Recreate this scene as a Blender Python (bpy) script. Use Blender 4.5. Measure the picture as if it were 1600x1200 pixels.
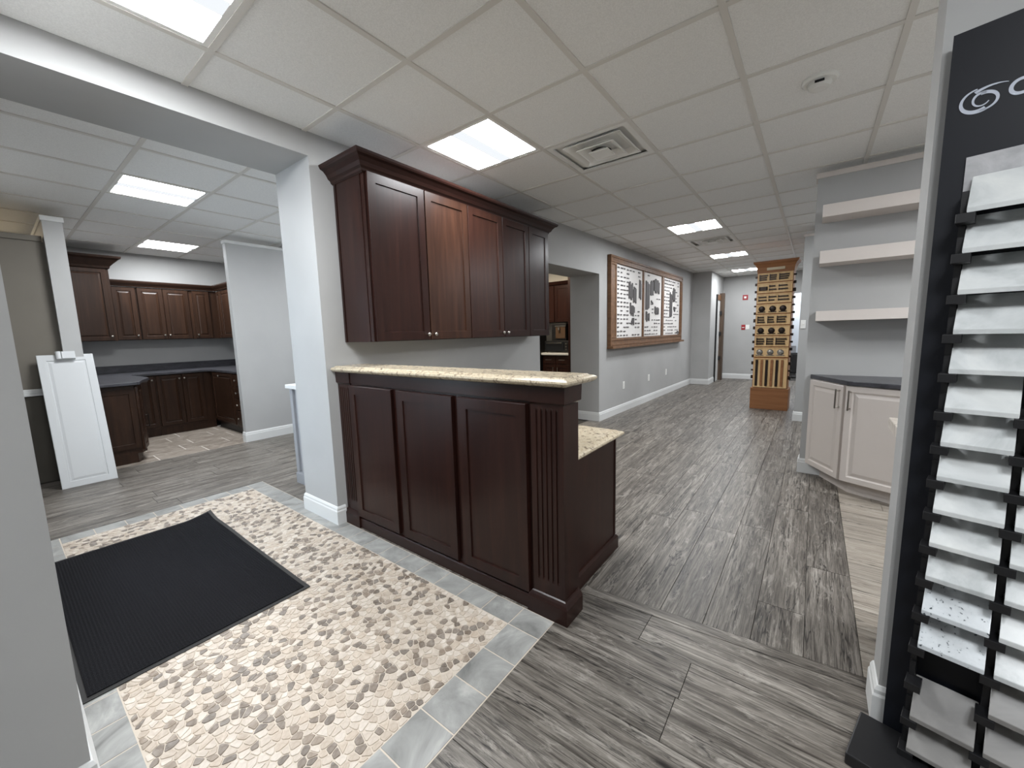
import bpy, bmesh, math, random
from mathutils import Vector, Matrix
random.seed(7)
for o in list(bpy.data.objects): bpy.data.objects.remove(o)
S = bpy.context.scene; C = S.collection
PI = math.pi
# ---------------------------------------------------------------- camera, world, exposure
H = 1.28; CZ = 2.54
YAW, PITCH, ROLL, FPX = -0.6501, -0.1264, -0.026, 620.3
f = Vector((math.sin(YAW)*math.cos(PITCH), math.cos(YAW)*math.cos(PITCH), math.sin(PITCH)))
r0 = Vector((math.cos(YAW), -math.sin(YAW), 0)); u0 = r0.cross(f)
rr = r0*math.cos(ROLL)+u0*math.sin(ROLL); uu = -r0*math.sin(ROLL)+u0*math.cos(ROLL)
cam = bpy.data.cameras.new('camera'); co = bpy.data.objects.new('camera', cam); C.objects.link(co)
co.matrix_world = Matrix(((rr.x, uu.x, -f.x, 0), (rr.y, uu.y, -f.y, 0), (rr.z, uu.z, -f.z, H), (0, 0, 0, 1)))
cam.sensor_width = 36; cam.lens = FPX/1600*36; cam.clip_start = .03; cam.clip_end = 100
S.camera = co
W = bpy.data.worlds.new('world'); S.world = W; W.use_nodes = True
bg = W.node_tree.nodes['Background']; bg.inputs[0].default_value = (.74, .87, 1, 1); bg.inputs[1].default_value = 1.5
S.view_settings.view_transform = 'Standard'; S.view_settings.look = 'None'
S.view_settings.gamma = 1; S.view_settings.use_curve_mapping = False
S.view_settings.exposure = 2.2
PANEL = 14.0      # radiance of the lit ceiling panels

# ---------------------------------------------------------------- material helpers
def lin(c):
    return tuple(((v/255)/12.92 if v/255 <= .04045 else ((v/255+.055)/1.055)**2.4) for v in c)+(1,)
def newmat(name, rough=.5, col=None, metal=0, spec=.5, coat=0):
    m = bpy.data.materials.new(name); m.use_nodes = True; b = m.node_tree.nodes['Principled BSDF']
    b.inputs['Roughness'].default_value = rough; b.inputs['Metallic'].default_value = metal
    b.inputs['Specular IOR Level'].default_value = spec; b.inputs['Coat Weight'].default_value = coat
    b.inputs['Coat Roughness'].default_value = .25
    if col: b.inputs['Base Color'].default_value = lin(col)
    return m
class NT:
    def __init__(s, m): s.m = m; s.t = m.node_tree; s.b = s.t.nodes['Principled BSDF']
    def n(s, typ, **k):
        n = s.t.nodes.new('ShaderNode'+typ)
        for a, v in k.items():
            if a in n.inputs: n.inputs[a].default_value = v
            else: setattr(n, a, v)
        return n
    def l(s, a, b): s.t.links.new(a, b)
    def coords(s, scale=(1, 1, 1), rnd=0, which='Object'):
        tc = s.n('TexCoord'); mp = s.n('Mapping'); mp.inputs['Scale'].default_value = scale
        if rnd:
            oi = s.n('ObjectInfo'); mu = s.n('Math', operation='MULTIPLY'); mu.inputs[1].default_value = rnd
            s.l(oi.outputs['Random'], mu.inputs[0]); va = s.n('VectorMath', operation='ADD')
            cb = s.n('CombineXYZ'); 
            for i in range(3): s.l(mu.outputs[0], cb.inputs[i])
            s.l(tc.outputs[which], va.inputs[0]); s.l(cb.outputs[0], va.inputs[1]); s.l(va.outputs[0], mp.inputs[0])
        else: s.l(tc.outputs[which], mp.inputs[0])
        return mp.outputs[0]
    def noise(s, vec, scale=5, detail=4, rough=.5, dist=0):
        n = s.n('TexNoise'); n.inputs['Scale'].default_value = scale; n.inputs['Detail'].default_value = detail
        n.inputs['Roughness'].default_value = rough; n.inputs['Distortion'].default_value = dist
        s.l(vec, n.inputs['Vector']); return n.outputs['Fac']
    def ramp(s, fac, stops, interp='LINEAR'):
        r = s.n('ValToRGB'); e = r.color_ramp.elements; r.color_ramp.interpolation = interp
        while len(e) < len(stops): e.new(.5)
        for q, (p, c) in zip(e, stops): q.position = p; q.color = lin(c) if len(c) == 3 else c
        s.l(fac, r.inputs[0]); return r.outputs[0]
    def mix(s, fac, a, b, mode='MIX'):
        m = s.n('Mix', data_type='RGBA', blend_type=mode)
        if isinstance(fac, (int, float)): m.inputs[0].default_value = fac
        else: s.l(fac, m.inputs[0])
        for i, v in ((6, a), (7, b)):
            if isinstance(v, tuple): m.inputs[i].default_value = lin(v) if len(v) == 3 else v
            else: s.l(v, m.inputs[i])
        return m.outputs[2]
    def bump(s, h, strength=.2, dist=.002):
        b = s.n('Bump'); b.inputs['Strength'].default_value = strength; b.inputs['Distance'].default_value = dist
        s.l(h, b.inputs['Height']); s.l(b.outputs[0], s.b.inputs['Normal'])
    def col(s, c): s.l(c, s.b.inputs['Base Color'])

def paint(name, col, rough=.6, amp=3, bump=.05):
    m = newmat(name, rough, col, spec=.3); t = NT(m); v = t.coords()
    n = t.noise(v, 2.2, 3); t.col(t.ramp(n, [(.3, tuple(max(0, c-amp) for c in col)), (.7, tuple(min(255, c+amp) for c in col))]))
    t.bump(t.noise(v, 260, 2), bump, .001); return m
def wood(name, dark, mid, light, rough=.35, axis='z', scale=1, coat=.04, contrast=1):
    m = newmat(name, rough, spec=.26, coat=coat); t = NT(m)
    sc = {'z': (14, 14, .9), 'x': (.9, 14, 14), 'y': (14, .9, 14)}[axis]
    v = t.coords(tuple(a*scale for a in sc), 31); n = t.noise(v, 1.6, 6, .6, .6)
    v2 = t.coords(tuple(a*scale*5 for a in sc), 17); n2 = t.noise(v2, 1.6, 3, .6)
    c = t.ramp(n, [(.28, dark), (.5, mid), (.75, light)])
    c = t.mix(t.ramp(n2, [(.45, (0, 0, 0)), (.7, (60, 60, 60))]), c, dark)
    v3 = t.coords((1, 1, 1), 9); c = t.mix(t.ramp(t.noise(v3, 2.2, 2), [(.35, (0, 0, 0)), (.7, (110, 110, 110))]), c, light)
    t.col(c); t.bump(n2, .06, .001); return m

M = {}
M['wall'] = paint('painted_wall', (172, 172, 171))
M['walldark'] = paint('taupe_wall', (114, 109, 100)); M['walldark2'] = paint('dark_taupe_wall', (86, 82, 75))
M['white'] = paint('white_trim', (212, 213, 212), .4, 1, .01)
M['whitedoor'] = paint('white_door_paint', (196, 198, 199), .4, 1, .01)
M['esp'] = wood('espresso_wood', (30, 15, 12), (37, 19, 15), (50, 28, 22), .3)
M['espred'] = wood('brown_wood', (38, 22, 16), (51, 31, 22), (68, 43, 31), .32)
M['espmid'] = wood('espresso_brown_wood', (36, 20, 16), (46, 26, 20), (60, 36, 27), .3)
M['espx'] = wood('espresso_rail_wood', (30, 15, 12), (37, 19, 15), (47, 27, 21), .3, 'x')
M['kit'] = wood('cherry_wood', (34, 22, 16), (46, 30, 21), (60, 40, 28), .35)
M['kitx'] = wood('cherry_rail_wood', (29, 18, 13), (39, 25, 18), (51, 34, 25), .35, 'y')
M['oak'] = wood('oak_wood', (128, 84, 48), (160, 108, 66), (180, 128, 82), .45)
M['oakdk'] = wood('oak_base_wood', (124, 82, 52), (142, 96, 62), (156, 110, 74), .45, 'x')
M['oakfr'] = wood('oak_frame_wood', (86, 61, 42), (108, 78, 54), (130, 97, 70), .45, 'y')
M['greybrown'] = wood('grey_brown_wood', (62, 51, 43), (82, 68, 57), (102, 87, 74), .5)
M['maple'] = wood('maple_tray_wood', (196, 160, 112), (214, 180, 132), (226, 196, 150), .5)
M['cream'] = paint('cream_cabinet', (206, 198, 192), .4, 2, .01)
M['shelf'] = paint('shelf_laminate', (212, 204, 198), .45, 2, .02)
M['greycab'] = paint('grey_cabinet', (150, 152, 156), .45, 2, .01)
M['black'] = newmat('black_plastic', .45, (20, 20, 22))
M['blackpanel'] = newmat('black_panel', .5, (13, 16, 24), spec=.35)
M['rubber'] = newmat('black_rubber', .6, (42, 41, 40), spec=.3)
M['nickel'] = newmat('brushed_nickel', .3, (170, 165, 158), 1)
M['bronze'] = newmat('dark_bronze', .4, (48, 40, 36), .7)
M['red'] = newmat('red_plastic', .4, (150, 30, 38))
M['plate'] = newmat('white_plastic', .35, (230, 230, 226))
M['metal_white'] = newmat('white_metal', .4, (236, 235, 231))
M['vent'] = newmat('vent_metal', .45, (232, 231, 227))
M['void'] = newmat('dark_void', .8, (24, 24, 26))
M['grout'] = newmat('light_grout', .85, (196, 185, 171))
M['underfloor'] = newmat('dark_subfloor', .8, (46, 43, 40))
M['paper'] = newmat('paper', .7, (224, 221, 218))
M['ink'] = newmat('ink', .6, (74, 70, 70))
M['glass'] = newmat('clear_glass', .02); b = M['glass'].node_tree.nodes['Principled BSDF']; b.inputs['Transmission Weight'].default_value = 1
b.inputs['Base Color'].default_value = (1, 1, 1, 1); b.inputs['IOR'].default_value = 1.02
M['alu'] = newmat('dark_aluminium', .4, (60, 60, 64), .8)
M['logo'] = newmat('logo_print', .5, (178, 184, 196))
# ceiling tile
m = newmat('mineral_fibre_tile', .9, (226, 222, 215), spec=.15); t = NT(m); v = t.coords(); 
t.col(t.ramp(t.noise(v, 190, 3, .6), [(.3, (228, 228, 226)), (.7, (244, 244, 242))])); t.bump(t.noise(v, 240, 3), .25, .002); M['tile'] = m
M['grid'] = newmat('ceiling_grid_metal', .45, (216, 213, 207), spec=.35)
# floor planks (local x = grain)
def plankmat(name, cols, contrast=.5):
    m = newmat(name, .42, spec=.4); t = NT(m)
    v = t.coords((.9, 13, 13), 57); w = t.noise(v, 1.3, 10, .78, .45)
    v2 = t.coords((3, 75, 75), 23); w2 = t.noise(v2, 1.5, 5, .7, .6)
    base = t.ramp(w, [(.32, cols[0]), (.43, cols[1]), (.57, cols[2]), (.72, cols[3])])
    base = t.mix(t.ramp(w2, [(.34, (255, 255, 255)), (.56, (0, 0, 0))]), base, cols[0])
    # long dark cracks
    v3 = t.coords((.5, 6, 6), 91); n3 = t.noise(v3, 1.2, 5, .62, .5)
    cr = t.ramp(n3, [(.492, (0, 0, 0)), (.5, (255, 255, 255)), (.508, (0, 0, 0))])
    base = t.mix(t.mix(1.0, cr, (250, 250, 250), 'MULTIPLY'), base, tuple(int(c*.45) for c in cols[0]))
    # pale blotches
    v4 = t.coords((3, 14, 14), 41); n4 = t.noise(v4, 1.5, 7, .78, 1.2)
    base = t.mix(t.ramp(n4, [(.53, (0, 0, 0)), (.66, (190, 190, 190))]), base, cols[3])
    # knots
    vo = t.n('TexVoronoi'); vo.inputs['Scale'].default_value = 1.0; t.l(t.coords((2.2, 7, 7), 77), vo.inputs['Vector'])
    base = t.mix(t.ramp(vo.outputs['Distance'], [(.04, (240, 240, 240)), (.12, (0, 0, 0))]), base, tuple(int(c*.5) for c in cols[0]))
    oi = t.n('ObjectInfo'); rb = t.ramp(oi.outputs['Random'], [(0, (228, 228, 228)), (1, (255, 255, 255))])
    base = t.mix(1.0, base, rb, 'MULTIPLY'); t.col(base)
    rg = t.n('MapRange'); rg.inputs[3].default_value = .3; rg.inputs[4].default_value = .55; t.l(w, rg.inputs[0]); t.l(rg.outputs[0], t.b.inputs['Roughness'])
    t.bump(w2, .18, .002); return m
M['plank'] = plankmat('weathered_grey_plank', [(56, 51, 46), (103, 97, 90), (136, 130, 122), (186, 180, 171)])
M['planklt'] = plankmat('pale_wood_plank', [(128, 119, 108), (156, 148, 137), (172, 164, 153), (190, 184, 174)])
def stone(name, cols, scale, rnd=13, rough=.4, dist=2., stretch=(1, 1, 1), island=False):
    m = newmat(name, rough, spec=.4); t = NT(m); v = t.coords(stretch, rnd)
    n = t.noise(v, scale, 7, .62, dist); k = len(cols)
    t.col(t.ramp(n, [(.3+.42*i/(k-1), c) for i, c in enumerate(cols)])); return m
M['granite'] = stone('beige_granite', [(92, 82, 72), (150, 136, 116), (196, 184, 160), (168, 152, 128), (222, 214, 196)], 34, 5, .2, .8)
M['bordertile'] = stone('grey_marbled_tile', [(112, 112, 110), (138, 138, 135), (154, 154, 151), (178, 177, 173)], 3.0, 31, .35, 2.2)
M['kittile'] = stone('beige_floor_tile', [(124, 113, 103), (150, 140, 129), (170, 160, 150)], 5, 21, .35, 2)
M['darktop'] = stone('charcoal_laminate', [(50, 50, 54), (68, 68, 73), (84, 84, 90)], 9, 3, .3, 1.5, (1, .4, 1))
M['marbletop'] = stone('pale_marble_laminate', [(170, 158, 146), (214, 206, 196), (232, 226, 218)], 6, 3, .3, 2.5)
M['quartz1'] = stone('white_quartz', [(168, 172, 172), (192, 195, 195), (206, 208, 206)], 7, 19, .25, 1)
M['quartz2'] = stone('grey_quartz', [(150, 150, 152), (172, 172, 174), (190, 190, 192)], 14, 19, .3, .6)
m = newmat('speckled_quartz', .25); t = NT(m); v = t.coords((1, 1, 1), 5); n = t.noise(v, 120, 2, .5)
t.col(t.ramp(n, [(.30, (60, 66, 72)), (.37, (186, 191, 194)), (1, (198, 202, 204))])); M['quartz3'] = m
m = newmat('concrete_quartz', .35); t = NT(m); v = t.coords((1, 1, 1), 5); n = t.noise(v, 6, 5, .6, 1)
t.col(t.ramp(n, [(.3, (104, 102, 100)), (.7, (130, 128, 125))])); M['quartz4'] = m
# pebbles
def pebmat(name, island):
    m = newmat(name, .45, spec=.4); t = NT(m)
    rnd = t.n('NewGeometry').outputs['Random Per Island'] if island else t.n('ObjectInfo').outputs['Random']
    base = t.ramp(rnd, [(0, (84, 72, 60)), (.11, (102, 88, 74)), (.22, (128, 112, 95)), (.31, (176, 161, 144)), (.45, (190, 177, 162)), (.68, (202, 191, 178)), (.88, (184, 168, 150))], 'CONSTANT')
    v = t.coords((1, 1, 1)); n = t.noise(v, 30, 4, .6, 1)
    t.col(t.mix(.22, base, t.ramp(n, [(.3, (120, 104, 90)), (.7, (250, 244, 236))]))); return m
M['pebble'] = pebmat('mosaic_stone', False); M['pebbles'] = pebmat('mosaic_stone_field', True)
# mat carpet
m = newmat('black_carpet', .95, (24, 24, 26), spec=.1); t = NT(m); v = t.coords((60, 160, 1)); n = t.noise(v, 3, 3, .7)
t.col(t.ramp(n, [(.4, (15, 15, 17)), (.6, (33, 33, 36)), (.74, (74, 74, 78))])); t.bump(n, .6, .004); M['carpet'] = m
def emis(name, col, st):
    m = bpy.data.materials.new(name); m.use_nodes = True; nt = m.node_tree; nt.nodes.clear()
    e = nt.nodes.new('ShaderNodeEmission'); o = nt.nodes.new('ShaderNodeOutputMaterial'); e.inputs[0].default_value = col; e.inputs[1].default_value = st
    nt.links.new(e.outputs[0], o.inputs[0]); return m
M['lit'] = emis('lit_diffuser', (.94, .97, 1, 1), PANEL)
M['litmid'] = emis('lit_diffuser_centre', (.92, .96, 1, 1), PANEL*.0155)
M['litwarm'] = emis('warm_diffuser', (1, .84, .62, 1), PANEL)
M['litwarmmid'] = emis('warm_diffuser_centre', (1, .84, .62, 1), PANEL*.2)

# ---------------------------------------------------------------- mesh helpers
class MB:
    def __init__(s): s.v = []; s.f = []
    def box(s, x0, x1, y0, y1, z0, z1):
        i = len(s.v); s.v += [(x, y, z) for z in (z0, z1) for x, y in ((x0, y0), (x1, y0), (x1, y1), (x0, y1))]
        s.f += [tuple(i+k for k in q) for q in ((3, 2, 1, 0), (4, 5, 6, 7), (0, 1, 5, 4), (1, 2, 6, 5), (2, 3, 7, 6), (3, 0, 4, 7))]; return s
    def prism(s, poly, z0, z1, top=None):
        i = len(s.v); n = len(poly); top = top or poly
        s.v += [(p[0], p[1], z0) for p in poly]+[(p[0], p[1], z1) for p in top]
        s.f.append(tuple(i+k for k in reversed(range(n)))); s.f.append(tuple(i+n+k for k in range(n)))
        for k in range(n): s.f.append((i+k, i+(k+1) % n, i+n+(k+1) % n, i+n+k))
        return s
    def loops(s, loops, cap0=True, cap1=True):
        i = len(s.v); n = len(loops[0])
        for L in loops: s.v += [tuple(p) for p in L]
        for a in range(len(loops)-1):
            for k in range(n):
                s.f.append((i+a*n+k, i+a*n+(k+1) % n, i+(a+1)*n+(k+1) % n, i+(a+1)*n+k))
        if cap0: s.f.append(tuple(i+k for k in reversed(range(n))))
        if cap1: s.f.append(tuple(i+(len(loops)-1)*n+k for k in range(n)))
        return s
    def rings(s, x0, x1, y0, y1, prof, m=(1, 1, 1, 1)):   # prof: (outset, z); m = left,right,front,back
        return s.loops([[(x0-o*m[0], y0-o*m[2], z), (x1+o*m[1], y0-o*m[2], z), (x1+o*m[1], y1+o*m[3], z), (x0-o*m[0], y1+o*m[3], z)] for o, z in prof])
    def door(s, x0, x1, z0, z1, y, t, prof):      # front faces -y; prof: (inset, depth behind the front)
        L = [[(x0, y+t, z0), (x1, y+t, z0), (x1, y+t, z1), (x0, y+t, z1)]]
        for i, d in prof: L.append([(x0+i, y+d, z0+i), (x1-i, y+d, z0+i), (x1-i, y+d, z1-i), (x0+i, y+d, z1-i)])
        return s.loops(L)
    def cyl(s, c, r, h, axis='z', n=16, r2=None):
        r2 = r if r2 is None else r2; L = []
        for rad, d in ((r, 0), (r2, h)):
            q = []
            for k in range(n):
                a = 2*PI*k/n; u, w = rad*math.cos(a), rad*math.sin(a)
                q.append({'z': (c[0]+u, c[1]+w, c[2]+d), 'x': (c[0]+d, c[1]+u, c[2]+w), 'y': (c[0]+w, c[1]+d, c[2]+u)}[axis])
            L.append(q)
        return s.loops(L)
    def lathe(s, c, prof, axis='z', n=20):          # prof (r, d)
        L = []
        for rad, d in prof:
            q = []
            for k in range(n):
                a = 2*PI*k/n; u, w = rad*math.cos(a), rad*math.sin(a)
                q.append({'z': (c[0]+u, c[1]+w, c[2]+d), 'x': (c[0]+d, c[1]+u, c[2]+w), 'y': (c[0]+w, c[1]+d, c[2]+u)}[axis])
            L.append(q)
        return s.loops(L)
    def sweep(s, path, prof):   # prof (outset to the right of travel, z), closed profile, open path with mitres
        P = [Vector(p) for p in path]; L = []
        for i, p in enumerate(P):
            ds = []
            if i > 0: ds.append((P[i]-P[i-1]).normalized())
            if i < len(P)-1: ds.append((P[i+1]-P[i]).normalized())
            ns = [Vector((d.y, -d.x)) for d in ds]; nn = ns[0] if len(ns) == 1 else (ns[0]+ns[1])/(1+ns[0].dot(ns[1]))
            L.append([(p.x+nn.x*o, p.y+nn.y*o, z) for o, z in prof])
        return s.loops(L)
    def mesh(s, name, mat):
        me = bpy.data.meshes.new(name); me.from_pydata(s.v, [], s.f); bm = bmesh.new(); bm.from_mesh(me)
        bmesh.ops.recalc_face_normals(bm, faces=bm.faces); bm.to_mesh(me); bm.free(); me.materials.append(mat); return me
def link(name, me, parent=None, loc=(0, 0, 0), rotz=0, bev=0, smooth=False):
    o = bpy.data.objects.new(name, me); C.objects.link(o); o.location = loc; o.rotation_euler = (0, 0, rotz)
    if parent: o.parent = parent
    if bev:
        b = o.modifiers.new('bevel', 'BEVEL'); b.width = bev; b.segments = 2; b.limit_method = 'ANGLE'; b.angle_limit = .6
    if smooth:
        for p in me.polygons: p.use_smooth = True
    return o
def part(name, mb, mat, parent=None, loc=(0, 0, 0), rotz=0, bev=0, smooth=False, label=None):
    o = link(name, mb.mesh(name, M[mat] if isinstance(mat, str) else mat), parent, loc, rotz, bev, smooth)
    if label: o['label'] = label
    return o
def struct(name, mb, mat, bev=0):
    o = part(name, mb, mat, bev=bev); o['kind'] = 'structure'; return o
def tag(o, label, cat, group=None):
    o['label'] = label; o['category'] = cat
    if group: o['group'] = group
    return o
def thing(name, loc, rotz, label, cat, group=None):
    o = bpy.data.objects.new(name, None); C.objects.link(o); o.location = loc; o.rotation_euler = (0, 0, rotz); o.empty_display_size = .1
    return tag(o, label, cat, group)

SHAKER = [(0, .002), (.002, 0), (.056, 0), (.058, .008)]
RAISED = [(0, .003), (.003, 0), (.045, 0), (.050, .007), (.056, .007), (.072, .001), (.075, .001)]

# ================================================================ SETTING
# hall wall line (slightly bending)
def wx(y):      # x of the hall side of the left wall
    return -2.555+(y-1.34)*.042 if y < 5 else -2.401+(y-5)*.0245
WT = .45
# floor slab with planks and tiles as its parts
floor = struct('floor', MB().box(-7.9, 3.2, -2.6, 11.6, -.10, -.004), 'underfloor')
pmesh = {}
def flat_piece(name, poly, mat, rot=0, z=0.0, th=.0038, gap=.0006):
    # poly world corners (convex, ccw); grain along world x (rot=0) or y (rot=1)
    cx = sum(p[0] for p in poly)/len(poly); cy = sum(p[1] for p in poly)/len(poly)
    loc = []
    for p in poly:
        dx, dy = p[0]-cx, p[1]-cy
        dx -= math.copysign(gap, dx); dy -= math.copysign(gap, dy)
        loc.append((dx, dy) if not rot else (dy, -dx))
    key = (mat, name)+tuple(round(c, 3) for p in loc for c in p)
    if key not in pmesh:
        top = [(a-math.copysign(.0008, a), b-math.copysign(.0008, b)) for a, b in loc]
        pmesh[key] = MB().prism(loc, -th, 0, top).mesh(name, M[mat])
    return link(name, pmesh[key], floor, (cx, cy, z), PI/2 if rot else 0)
def planks(x0, x1, y0, y1, along, w, ln, mat, ylo=None, yhi=None):
    rnd = random.Random(int(x0*100)+int(y0*10)); 
    if along == 'y':
        n = max(1, round((x1-x0)/w)); w = (x1-x0)/n
        for i in range(n):
            xa, xb = x0+i*w, x0+(i+1)*w; cuts = []; y = y0+rnd.uniform(.2, 1)*ln
            while y < y1-.15: cuts.append(y); y += ln
            c = [None]+cuts+[y1]
            for a, b in zip(c[:-1], c[1:]):
                ya, yb = (ylo(xa), ylo(xb)) if a is None and ylo else ((y0, y0) if a is None else (a, a))
                flat_piece('plank', [(xa, ya), (xb, yb), (xb, b), (xa, b)], mat, 1)
    else:
        n = max(1, round((y1-y0)/w)); w = (y1-y0)/n
        for i in range(n):
            ya, yb = y0+i*w, y0+(i+1)*w; x = x0+rnd.uniform(.2, 1)*ln; cuts = []
            while x < x1-.15: cuts.append(x); x += ln
            c = [x0]+cuts+[x1]
            for a, b in zip(c[:-1], c[1:]):
                ta, tb = (yhi(a), yhi(b)) if yhi and i == n-1 else (yb, yb)
                flat_piece('plank', [(a, ya), (b, ya), (b, tb), (a, ta)], mat, 0)
tr = lambda x: 1.72+.087*(x+.33)
planks(-.853, .213, 1.70, 11.4, 'y', .185, 1.25, 'plank', ylo=lambda x: tr(x)+.03)
planks(-2.55, -.853, 1.388, 11.4, 'y', .185, 1.25, 'plank')
planks(-.853, 1.35, -.55, 1.69, 'x', .19, 1.3, 'plank', yhi=lambda x: tr(x)-.03)
flat_piece('threshold_strip', [(-.853, tr(-.853)-.028), (1.35, tr(1.35)-.028), (1.35, tr(1.35)+.028), (-.853, tr(-.853)+.028)], 'plank', 0, .001)
planks(.213, 2.6, 1.80, 4.2, 'x', .15, .9, 'planklt')
planks(-5.66, -3.953, .05, 3.4, 'y', .185, 1.25, 'plank')
planks(-3.953, -3.02, 1.388, 3.4, 'y', .185, 1.25, 'plank')
# kitchen floor tiles
for i in range(5):
    for k in range(5):
        x0 = -5.66-.30*(i+1); y0 = .57+.45*k-(.15 if i % 2 else 0)
        flat_piece('tile', [(x0, max(y0, .57)), (x0+.30, max(y0, .57)), (x0+.30, y0+.45), (x0, y0+.45)], 'kittile', 1, gap=.003)
kg = part('tile_grout', MB().box(-7.2, -5.66, .57, 2.9, -.004, -.0008), newmat('white_grout', .8, (226, 220, 212)), floor)
# mosaic: border tiles, grout bed and stones
part('tile_grout', MB().box(-3.953, -.853, .05, 1.388, -.004, -.0012), 'grout', floor)
PX0, PX1, PY0, PY1 = -3.82, -1.018, .152, 1.262
n = 19; st = (3.953-.853)/n
for i in range(n):
    a = -3.953+i*st
    flat_piece('tile', [(a, PY1), (a+st, PY1), (a+st, 1.386), (a, 1.386)], 'bordertile', 0, gap=.002)
    if a+st < -1.0: flat_piece('tile', [(a, .052), (a+st, .052), (a+st, PY0), (a, PY0)], 'bordertile', 0, gap=.002)
for k in range(11):
    b_ = PY1-.165*(k+1)
    flat_piece('tile', [(PX1, b_), (-.855, b_), (-.855, b_+.165), (PX1, b_+.165)], 'bordertile', 1, gap=.002)
for k in range(7):
    b_ = PY1-.1585*(k+1)
    flat_piece('tile', [(-3.953, b_), (PX0, b_), (PX0, b_+.1585), (-3.953, b_+.1585)], 'bordertile', 1, gap=.002)
# voronoi stones
MX0, MX1, MY0, MY1 = -3.52, -2.015, .056, .875      # the mat
rnd = random.Random(3); cell = .0285; pts = {}
nx = int((PX1-PX0)/cell); ny = int((PY1-PY0)/cell); cw = (PX1-PX0)/nx; ch = (PY1-PY0)/ny
for i in range(-2, nx+2):
    for k in range(-2, ny+2):
        pts[i, k] = (PX0+(i+.5+rnd.uniform(-.48, .48))*cw, PY0+(k+.5+rnd.uniform(-.48, .48))*ch)
def clip(poly, a, b_, c):   # keep a*x+b*y<=c
    out = []
    for i in range(len(poly)):
        p, q = poly[i], poly[(i+1) % len(poly)]; dp, dq = a*p[0]+b_*p[1]-c, a*q[0]+b_*q[1]-c
        if dp <= 0: out.append(p)
        if dp*dq < 0:
            tt = dp/(dp-dq); out.append((p[0]+(q[0]-p[0])*tt, p[1]+(q[1]-p[1])*tt))
    return out
stones = []
for i in range(nx):
    for k in range(ny):
        p = pts[i, k]
        if MX0+.06 < p[0] < MX1-.06 and MY0-.1 < p[1] < MY1-.06: continue
        g = .0011+rnd.random()*.001
        poly = [(PX0+.002, PY0+.002), (PX1-.002, PY0+.002), (PX1-.002, PY1-.002), (PX0+.002, PY1-.002)]
        for di in range(-2, 3):
            for dk in range(-2, 3):
                if di or dk:
                    q = pts[i+di, k+dk]; dx, dy = q[0]-p[0], q[1]-p[1]; d = math.hypot(dx, dy)
                    poly = clip(poly, dx/d, dy/d, ((p[0]+q[0])/2*dx+(p[1]+q[1])/2*dy)/d-g)
                    if len(poly) < 3: break
            if len(poly) < 3: break
        if len(poly) >= 3: stones.append((p, poly))
stones.sort(key=lambda s: math.hypot(s[0][0], s[0][1]))
def rounded(poly, c, f_):
    out = []; n_ = len(poly)
    for i in range(n_):
        p, a, b2 = poly[i], poly[i-1], poly[(i+1) % n_]
        out.append((p[0]+(a[0]-p[0])*.16, p[1]+(a[1]-p[1])*.16)); out.append((p[0]+(b2[0]-p[0])*.16, p[1]+(b2[1]-p[1])*.16))
    return [((q[0]-c[0])*f_, (q[1]-c[1])*f_) for q in out]
field = MB()
for j, (c, poly) in enumerate(stones):
    lo = rounded(poly, c, 1); hi = rounded(poly, c, .96)
    if j < 300:
        link('stone', MB().prism(lo, -.0015, .0012, hi).mesh('stone', M['pebble']), floor, (c[0], c[1], 0))
    else:
        field.prism([(x+c[0], y+c[1]) for x, y in lo], -.0015, .0012, [(x+c[0], y+c[1]) for x, y in hi])
o = part('stones', field, 'pebbles', floor); o['kind'] = 'stuff'

# ceiling: slab, tiles, grid bars
GY = [-2.21, -1.62, -1.03, -.44, .155, .745, 1.325, 1.91, 2.49, 3.06, 3.63, 4.19, 4.735, 5.27, 5.80, 6.31, 6.81, 7.3, 7.78, 8.25, 8.72, 9.18, 9.64, 10.1, 10.55, 11.0, 11.4]
GXH = [-2.56, -2.175, -1.57, -.965, -.36, .245, .85, 1.455, 2.06, 2.665, 3.1]
GXL = [-7.77, -7.18, -6.58, -6.0, -5.4, -4.785, -4.18, -3.57, -3.0]
ceiling = struct('ceiling', MB().box(-7.9, 3.2, -2.6, 12.5, CZ+.03, CZ+.10), 'tile')
fix = {('h', 1, 4): 'lc', ('h', 1, 7): 'lc', ('h', 2, 13): 'lc', ('h', 2, 18): 'lc', ('h', 2, 23): 'lc', ('h', 2, 8): 'v', ('h', 2, 15): 'v',
       ('l', 5, 5): 'lc', ('l', 1, 6): 'lc', ('h', 5, 3): 'lc', ('h', 7, 8): 'lc', ('h', 8, 3): 'lc', ('l', 5, 9): 'lc', ('l', 6, 13): 'lw', ('l', 1, 2): 'lw', ('h', 8, 7): 'lc', ('h', 6, 14): 'lc', ('h', 6, 19): 'lc', ('h', 6, 23): 'lc'}  # most out-of-view cells hold added lights that raise the overall brightness
fixtures = []
tmesh = {}
def tiles(tagk, GX, ylo, yhi, xhi):
    for i in range(len(GX)-1):
        for k in range(len(GY)-1):
            if GY[k] < ylo-.01 or GY[k+1] > yhi+.01: continue
            x0, x1, y0, y1 = GX[i], GX[i+1], GY[k], GY[k+1]
            if (tagk, i, k) in fix:
                fixtures.append((fix[tagk, i, k], tagk, i, k, x0, x1, y0, y1)); continue
            if GX[i] > xhi: continue
            w, d = (x1-x0)/2-.008, (y1-y0)/2-.008; key = (round(w, 4), round(d, 4))
            if key not in tmesh: tmesh[key] = MB().loops([[(-a, -b_, z), (a, -b_, z), (a, b_, z), (-a, b_, z)] for a, b_, z in ((w, d, .022), (w, d, .004), (w-.004, d-.004, .002))]).mesh('ceiling_tile', M['tile'])
            link('ceiling_tile', tmesh[key], ceiling, ((x0+x1)/2, (y0+y1)/2, CZ))
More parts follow.
